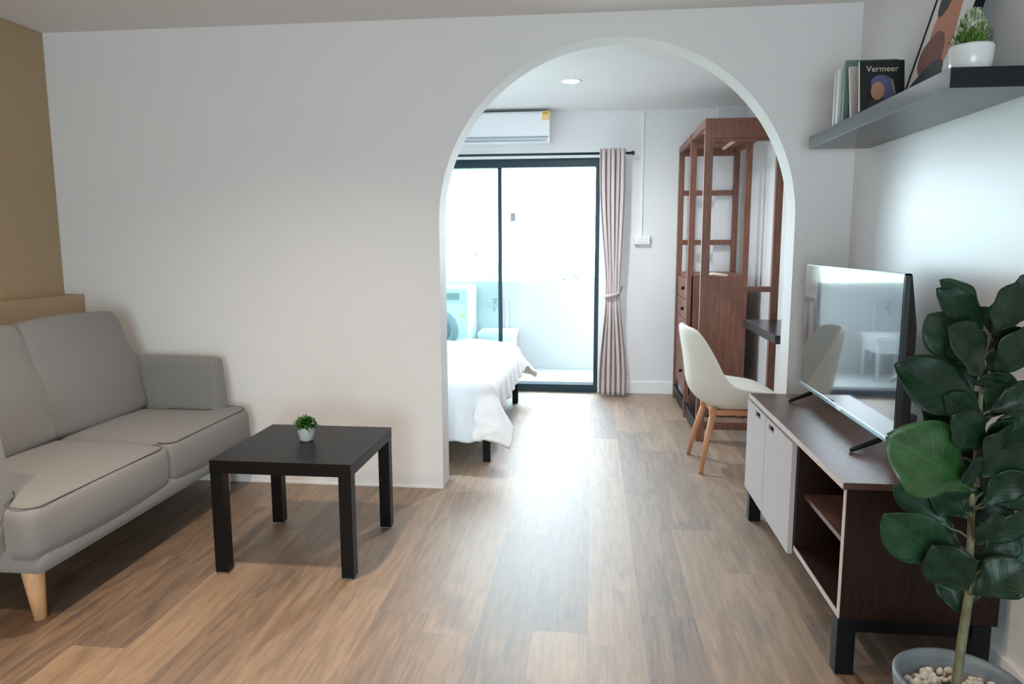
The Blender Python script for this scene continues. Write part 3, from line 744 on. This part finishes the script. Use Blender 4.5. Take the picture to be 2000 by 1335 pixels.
for y in (2.40, 3.14):
    bm = bmesh.new()
    tube(bm, [(TX+.02, y, Z0+.01), (TX+.005, y-.01, Z0-.008), (.845, y-.03, CH+.008), (.838, y-.032, CH+.007)], [.010, .010, .0075, .006], 10)
    tube(bm, [(TX+.02, y, Z0+.01), (TX+.035, y-.01, Z0-.008), (1.045, y-.03, CH+.008), (1.052, y-.032, CH+.007)], [.010, .010, .0075, .006], 10)
    link('stand_foot', bm, BLACKG, tv, smooth=True)
bm = bmesh.new(); tube(bm, [(1.0, 2.36, .69), (1.04, 2.37, .68), (1.10, 2.42, .64), (1.14, 2.50, .60), (1.16, 2.60, .592)], .005, 8); link('power_cable', bm, METALB, tv, smooth=True)

# ---------------------------------------------------------------- wall shelf and what stands on it
SY0, SY1, SZ0, SZ1 = 2.086, 3.343, 1.6586, 1.7113
tag(boxes('wall_shelf', [(.9315, XR-.001, SY0, SY1, SZ0, SZ1)], SHELFM, bevel=.0012), 'long charcoal floating shelf high on the right wall above the television', 'shelf')
PAGE = mat('page block', (.72, .70, .66), .7, noise=.05, nscale=200)
def book(label, x0, w_, y, th, h_, col, lean=0, cat='book'):
    """spine faces into the room (-x), cover faces -y; leans about its foot"""
    o = thing('book', label, cat, (x0, y, SZ1), 'books on the wall shelf')
    M4 = Matrix.Translation((x0, y, SZ1)) @ Matrix.Rotation(R(lean), 4, 'X')
    lift = abs(math.sin(R(lean)))*th if lean < 0 else 0
    M4 = Matrix.Translation((0, 0, lift+.0005)) @ M4
    cm = mat('cover %s' % (col,), col, .35)
    bm = bmesh.new(); add_box(bm, 0, w_, 0, .0025, 0, h_, M4); add_box(bm, 0, w_, th-.0025, th, 0, h_, M4); add_box(bm, 0, .0025, .0025, th-.0025, 0, h_, M4); link('cover', bm, cm, o)
    bm = bmesh.new(); add_box(bm, .0025, w_-.003, .0025, th-.0025, .003, h_-.003, M4); link('pages', bm, PAGE, o)
    return o, M4
book('thin white book at the far end of the shelf row', .945, .17, 3.075, .012, .205, (.66, .72, .70))
book('thicker white book just left of the green book', .950, .17, 3.045, .020, .215, (.74, .80, .82))
book('tall sage green book showing above the black book', .952, .19, 2.985, .016, .232, (.14, .24, .20))
book('cream-spined book leaning between the green and black books', .950, .155, 2.885, .012, .200, (.70, .66, .63), lean=-14)
bk, BM4 = book('black book with a blue-scarfed portrait on its cover', .932, .150, 2.745, .012, .180, (.012, .015, .018), lean=-9)
# spine of the black book is pale
bm = bmesh.new(); add_box(bm, -.0008, 0, .0005, .0115, .001, .179, BM4); link('spine', bm, PAGE, bk)
def disc(bm, cx, cz, rx, rz, rot=0, y=-.0008, n=28):
    c_, s_ = math.cos(rot), math.sin(rot)
    vs_ = [bm.verts.new(BM4 @ Vector((cx+rx*math.cos(a)*c_-rz*math.sin(a)*s_, y, cz+rx*math.cos(a)*s_+rz*math.sin(a)*c_))) for a in [2*PI*k/n for k in range(n)]]
    bm.faces.new(vs_)
def dpart(nm, col, args):
    bm = bmesh.new()
    for a_ in args: disc(bm, *a_)
    return link(nm, bm, mat('print '+nm, col, .5), bk)
dpart('robe_print', (.045, .055, .045), [(.075, .020, .05, .028, 0, -.0005)])
dpart('scarf_print', (.10, .13, .27), [(.074, .098, .037, .030, -.15, -.0006), (.092, .075, .022, .040, .15, -.0007)])
dpart('face_print', (.48, .25, .18), [(.060, .072, .023, .032, -.12, -.0009)])
dpart('ribbon_print', (.35, .26, .16), [(.112, .085, .004, .030, .2, -.0011)])
fc = bpy.data.curves.new('title', 'FONT'); fc.body = 'Vermeer'; fc.size = .030; fc.extrude = .0002; fc.align_x = 'CENTER'
_tmp = bpy.data.objects.new('title_curve', fc); COL.objects.link(_tmp)
_me = bpy.data.meshes.new_from_object(_tmp.evaluated_get(bpy.context.evaluated_depsgraph_get()))
bpy.data.objects.remove(_tmp); _me.name = 'title'; _me.materials.clear(); _me.materials.append(mat('title print', (.75, .68, .52), .5))
fo = bpy.data.objects.new('title', _me); COL.objects.link(fo)
fo.parent = bk; fo.matrix_local = Matrix.Translation(-bk.location) @ BM4 @ Matrix.Translation((.075, -.0014, .140)) @ Matrix.Rotation(R(90), 4, 'X')

# picture leaning on the wall
TILT = math.atan(.28)
pf = thing('picture_frame', 'thin black-framed abstract print in peach and charcoal leaning on the wall shelf', 'picture', (1.045, 2.535, SZ1))
PM = Matrix(((0, math.sin(TILT), math.cos(TILT), 1.045), (-1, 0, 0, 2.70), (0, math.cos(TILT), -math.sin(TILT), SZ1+.008), (0, 0, 0, 1)))
# local: x along the width, y up the sheet, z = depth away from the viewer
PW_, PH_ = .330, .475
def pbox(nm, lst, m_, par=pf):
    bm = bmesh.new()
    for b in lst: add_box(bm, *b, PM)
    return link(nm, bm, m_, par)
pbox('frame', [(0, .005, 0, PH_, -.0, .026), (PW_-.005, PW_, 0, PH_, -.0, .026), (.005, PW_-.005, 0, .005, -.0, .026), (.005, PW_-.005, PH_-.005, PH_, -.0, .026)], METALB)
sh = pbox('art_sheet', [(.005, PW_-.005, .005, PH_-.005, .004, .012)], mat('art paper', (.80, .79, .78), .5))
def poly(nm, pts, col, z):
    # smooth closed outline
    out = []; n_ = len(pts)
    for i in range(n_):
        p0, p1, p2, p3 = [Vector(pts[(i+k) % n_]) for k in (-1, 0, 1, 2)]
        for t in (0, .25, .5, .75):
            out.append(.5*((2*p1)+(-p0+p2)*t+(2*p0-5*p1+4*p2-p3)*t*t+(-p0+3*p1-3*p2+p3)*t**3))
    bm = bmesh.new(); bm.faces.new([bm.verts.new(PM @ Vector((p.x, p.y, z))) for p in out]); bmesh.ops.triangulate(bm, faces=bm.faces)
    return link(nm, bm, mat('print '+nm, col, .5), sh)
poly('peach_shape', [(.07, .30), (.10, .36), (.16, .40), (.22, .37), (.225, .28), (.245, .18), (.235, .09), (.19, .05), (.12, .09), (.07, .18), (.055, .25)], (.55, .235, .15), .0032)
poly('brown_shape', [(.092, .222), (.150, .212), (.19, .17), (.205, .10), (.16, .07), (.10, .075), (.04, .12), (.03, .18)], (.22, .085, .06), .0024)
poly('charcoal_shape', [(.012, .02), (.03, .06), (.09, .092), (.17, .115), (.225, .105), (.25, .06), (.24, .012), (.10, .010)], (.035, .045, .05), .0016)
poly('charcoal_shape', [(.060, .29), (.045, .33), (.06, .38), (.12, .40), (.135, .34), (.115, .295), (.085, .278)], (.025, .03, .04), .0016)

pp = thing('potted_plant', 'round-headed green plant with pale tips in a white pot on the shelf', 'plant', (1.033, 2.205, SZ1))
bm = bmesh.new(); lathe(bm, [(0, 0), (.040, 0), (.046, .004), (.054, .036), (.056, .074), (.054, .080), (.050, .078), (.048, .068), (0, .066)], (1.033, 2.205, SZ1), 48); link('pot', bm, CERAM, pp, smooth=True)
bm = bmesh.new(); bt = bmesh.new(); rnd = random.Random(11)
for k in range(700):
    hgt = rnd.random(); rad_ = .048*(1-hgt**1.7*.72); a = rnd.uniform(0, 2*PI); r0 = rad_*math.sqrt(rnd.random())
    c = Vector((1.033+r0*math.cos(a), 2.205+r0*math.sin(a), SZ1+.068+hgt*.100))
    d = Vector((math.cos(a)*.8*(1-hgt*.6)*r0/.04, math.sin(a)*.8*(1-hgt*.6)*r0/.04, .8+hgt*.6))+Vector((rnd.gauss(0, .25), rnd.gauss(0, .25), 0))
    pale = hgt > .42 and rnd.random() < .75
    blade(bt if pale else bm, c, d, rnd.uniform(.012, .022), rnd.uniform(.0018, .0030) if not pale else rnd.uniform(.0028, .0042), .1, rnd)
link('foliage', bm, mat('shelf plant green', (.10, .20, .025), .5, noise=.5, nscale=100), pp, smooth=True)
link('pale_tips', bt, mat('shelf plant tips', (.42, .50, .34), .6, noise=.3, nscale=100), pp, smooth=True)

# ---------------------------------------------------------------- big plant
fg = thing('fiddle_leaf_fig', 'tall fiddle-leaf fig with big dark leaves in a blue-grey pot beside the console', 'plant', (.885, 1.70, 0))
bm = bmesh.new(); lathe(bm, [(0, 0), (.085, 0), (.095, .006), (.125, .09), (.142, .20), (.143, .218), (.138, .222), (.128, .218), (.124, .20), (.118, .165), (0, .165)], (.885, 1.70, 0), 64); link('pot', bm, POTG, fg, smooth=True)
bm = bmesh.new(); rnd = random.Random(4)
for k in range(150):
    a = rnd.uniform(0, 2*PI); r0 = .110*math.sqrt(rnd.random()); s_ = rnd.uniform(.007, .012)
    Mx = Matrix.Translation((.885+r0*math.cos(a), 1.70+r0*math.sin(a), .170+rnd.uniform(0, .012))) @ Euler((rnd.uniform(0, 3), rnd.uniform(0, 3), 0)).to_matrix().to_4x4() @ Matrix.Diagonal((1.25, 1, .75, 1))
    bmesh.ops.create_icosphere(bm, subdivisions=2, radius=s_, matrix=Mx)
link('pebbles', bm, PEB, fg, smooth=True, kind='stuff')
ST = [(0.888, 1.72, 0.197), (0.893, 1.72, 0.323), (0.899, 1.72, 0.428), (0.892, 1.72, 0.555), (0.886, 1.72, 0.692), (0.889, 1.72, 0.803), (0.887, 1.72, 0.899), (0.884, 1.72, 0.994), (0.896, 1.72, 1.053)]
ST = [(.885, 1.70, .165)] + ST
bm = bmesh.new(); tube(bm, ST, [.0115, .011, .0105, .010, .008, .0065, .0055, .005, .0045, .004], 14); link('stem', bm, STEM, fg, smooth=True)
LEAVES=[
  ((0.894, 1.74, 1.062), (0.816, 1.77, 1.163), 0.064, 1),
  ((0.888, 1.72, 1.062), (0.776, 1.69, 1.144), 0.042, 0),
  ((0.908, 1.72, 1.039), (0.925, 1.69, 1.156), 0.113, 0),
  ((0.965, 1.77, 1.059), (1.024, 1.82, 1.169), 0.069, 1),
  ((0.87, 1.72, 0.972), (0.785, 1.75, 1.081), 0.083, 1),
  ((0.889, 1.69, 0.956), (0.779, 1.62, 1.064), 0.094, 0),
  ((0.892, 1.69, 0.955), (0.941, 1.64, 1.068), 0.096, 0),
  ((0.89, 1.7, 0.866), (0.698, 1.67, 0.976), 0.102, 0),
  ((0.922, 1.75, 0.854), (0.971, 1.79, 0.945), 0.06, 1),
  ((0.915, 1.72, 0.861), (0.998, 1.72, 0.935), 0.049, 0),
  ((0.903, 1.75, 0.739), (0.808, 1.78, 0.899), 0.077, 0),
  ((0.913, 1.77, 0.733), (0.847, 1.82, 0.851), 0.076, 0),
  ((0.947, 1.75, 0.823), (1.048, 1.78, 0.877), 0.075, 2),
  ((0.874, 1.69, 0.696), (0.684, 1.64, 0.817), 0.142, 3),
  ((0.886, 1.68, 0.79), (0.804, 1.64, 0.871), 0.072, 0),
  ((0.892, 1.68, 0.79), (0.948, 1.64, 0.875), 0.06, 0),
  ((0.883, 1.69, 0.721), (0.957, 1.66, 0.839), 0.132, 0),
  ((0.85, 1.74, 0.585), (0.736, 1.76, 0.671), 0.037, 1),
  ((0.861, 1.7, 0.489), (0.687, 1.67, 0.634), 0.104, 1),
  ((0.904, 1.72, 0.546), (1.008, 1.7, 0.633), 0.051, 0),
  ((0.928, 1.74, 0.652), (1.046, 1.77, 0.653), 0.037, 1),
  ((0.947, 1.75, 0.478), (1.072, 1.77, 0.552), 0.09, 2),
  ((0.892, 1.69, 0.44), (0.974, 1.66, 0.526), 0.079, 0),
  ((0.879, 1.68, 0.447), (0.784, 1.64, 0.563), 0.091, 0),
  ((0.887, 1.72, 0.618), (0.835, 1.74, 0.677), 0.086, 0),
  ((0.906, 1.74, 0.573), (0.965, 1.76, 0.669), 0.082, 0),
  ((0.906, 1.74, 0.355), (0.861, 1.77, 0.46), 0.055, 0),
  ((0.899, 1.76, 0.988), (0.895, 1.8, 1.079), 0.075, 0),
  ((0.925, 1.76, 0.667), (0.98, 1.78, 0.751), 0.088, 0),
  ((0.959, 1.74, 0.75), (1.034, 1.74, 0.777), 0.074, 2),
  ((0.92, 1.75, 0.387), (0.949, 1.78, 0.493), 0.07, 0),
  ((0.906, 1.77, 0.827), (0.882, 1.82, 0.89), 0.063, 0),
]

def stem_at(z):
    for a_, c_ in zip(ST, ST[1:]):
        if a_[2] <= z <= c_[2]:
            t = (z-a_[2])/(c_[2]-a_[2]); return Vector(a_).lerp(Vector(c_), t)
    return Vector(ST[-1])
rnd = random.Random(33)
for k in range(20):
    z_ = .50+.56*k/20; c_ = stem_at(z_); a_ = k*2.4; ln = rnd.uniform(.07, .11)
    LEAVES.append((tuple(c_+Vector((math.cos(a_)*.02, math.sin(a_)*.02, .01))), tuple(c_+Vector((math.cos(a_)*ln, math.sin(a_)*ln*.8, rnd.uniform(.04, .10)))), .06, 0))
rnd = random.Random(21)
for i, (b0, t0, w_, tone) in enumerate(LEAVES):
    b0, t0 = Vector(b0), Vector(t0); t0 = b0+(t0-b0)*1.10; w_ *= 1.22; ax = t0-b0; L = ax.length; w_ = max(w_, L*.42); d = ax/L
    view = Vector((0, -1, .25))                      # leaves roughly open towards the room
    roll_ = rnd.uniform(-.5, .5)
    s = d.cross(view); s = s.normalized() if s.length > .05 else Vector((1, 0, 0)); nr = s.cross(d).normalized()
    if nr.y > 0: nr = -nr
    s2 = s*math.cos(roll_)+nr*math.sin(roll_); n2 = nr*math.cos(roll_)-s*math.sin(roll_)
    bm = bmesh.new(); uvl = bm.loops.layers.uv.new('UVMap'); NL, NW = 18, 10; rows = []
    cur = rnd.uniform(.05, .16)*(1 if rnd.random() < .8 else -1); cup = rnd.uniform(.10, .30); wp = rnd.uniform(0, 6)
    for a_ in range(NL+1):
        t = a_/NL
        # fiddle outline: narrow at the base, widest near 0.65
        f = (math.sin(PI*min(1, t**1.15))**.62)*(.62+.45*sm((t-.1)/.55)); f *= 1 if t < .97 else .6
        if a_ in (0,): f = .05
        if a_ == NL: f = .03
        row = []
        for k in range(NW+1):
            v = -1+2*k/NW
            off = n2*(cup*abs(v)**1.3*w_*.5*f - cur*L*4*(t-.5)**2*.5 + .035*w_*math.sin(v*2.5+t*17+wp)*abs(v))
            row.append((bm.verts.new(b0+d*L*t+s2*v*w_*.5*f+off), (k/NW, t)))
        rows.append(row)
    for q, r3 in zip(rows, rows[1:]):
        for k in range(NW):
            lst = (q[k], q[k+1], r3[k+1], r3[k]); fc_ = bm.faces.new([x[0] for x in lst])
            for lp, x in zip(fc_.loops, lst): lp[uvl].uv = x[1]
    lf = link('leaf', bm, (LF_D, LF_M, LF_G, LF_B)[tone], fg, smooth=True)
    md = lf.modifiers.new('t', 'SOLIDIFY'); md.thickness = .0012
    # petiole
    sp_ = stem_at(min(1.05, b0.z-.02)); 
    bm = bmesh.new(); bb = rows_b = b0 + n2*(-cur*L*.5)
    tube(bm, [sp_, sp_.lerp(bb, .5)+Vector((0, 0, .004)), bb, bb+d*L*.06], [.003, .0026, .0024, .001], 8); link('leaf_stalk', bm, STEM, lf, smooth=True)

# ---------------------------------------------------------------- unseen living room ceiling lamps: first set by the table shadow, two added as fill
LAMPG = emit_mat('living lamp glow', (1.0, .86, .70), 6)
def living_lamp(x, y, watts, label, size=140, col=None):
    o = thing('ceiling_lamp', label, 'ceiling light', (x, y, H), 'living room ceiling lamps')
    bm = bmesh.new(); lathe(bm, [(.055, -.002), (.070, -.008), (.075, -.001), (.075, 0)], (x, y, H), 32); link('lamp_rim', bm, TRIM, o, smooth=True)
    bm = bmesh.new(); lathe(bm, [(0, -.003), (.055, -.003)], (x, y, H), 32); link('diffuser', bm, LAMPG, o)
    inner_light(o, watts, col or LAMPCOL, size)
LAMPCOL = (1.0, .84, .68)
living_lamp(-1.15, 2.0, 44, 'round warm ceiling lamp nearest the arch wall')
living_lamp(-1.55, .6, 44, 'added round warm fill lamp near the beige wall, further from the arch', col=(1.0, .70, .46))  # unseen lamp, added to warm the left of the arch wall
living_lamp(.25, .1, 8, 'added weak fill lamp above the open floor behind the console')  # unseen lamp, added as weak fill
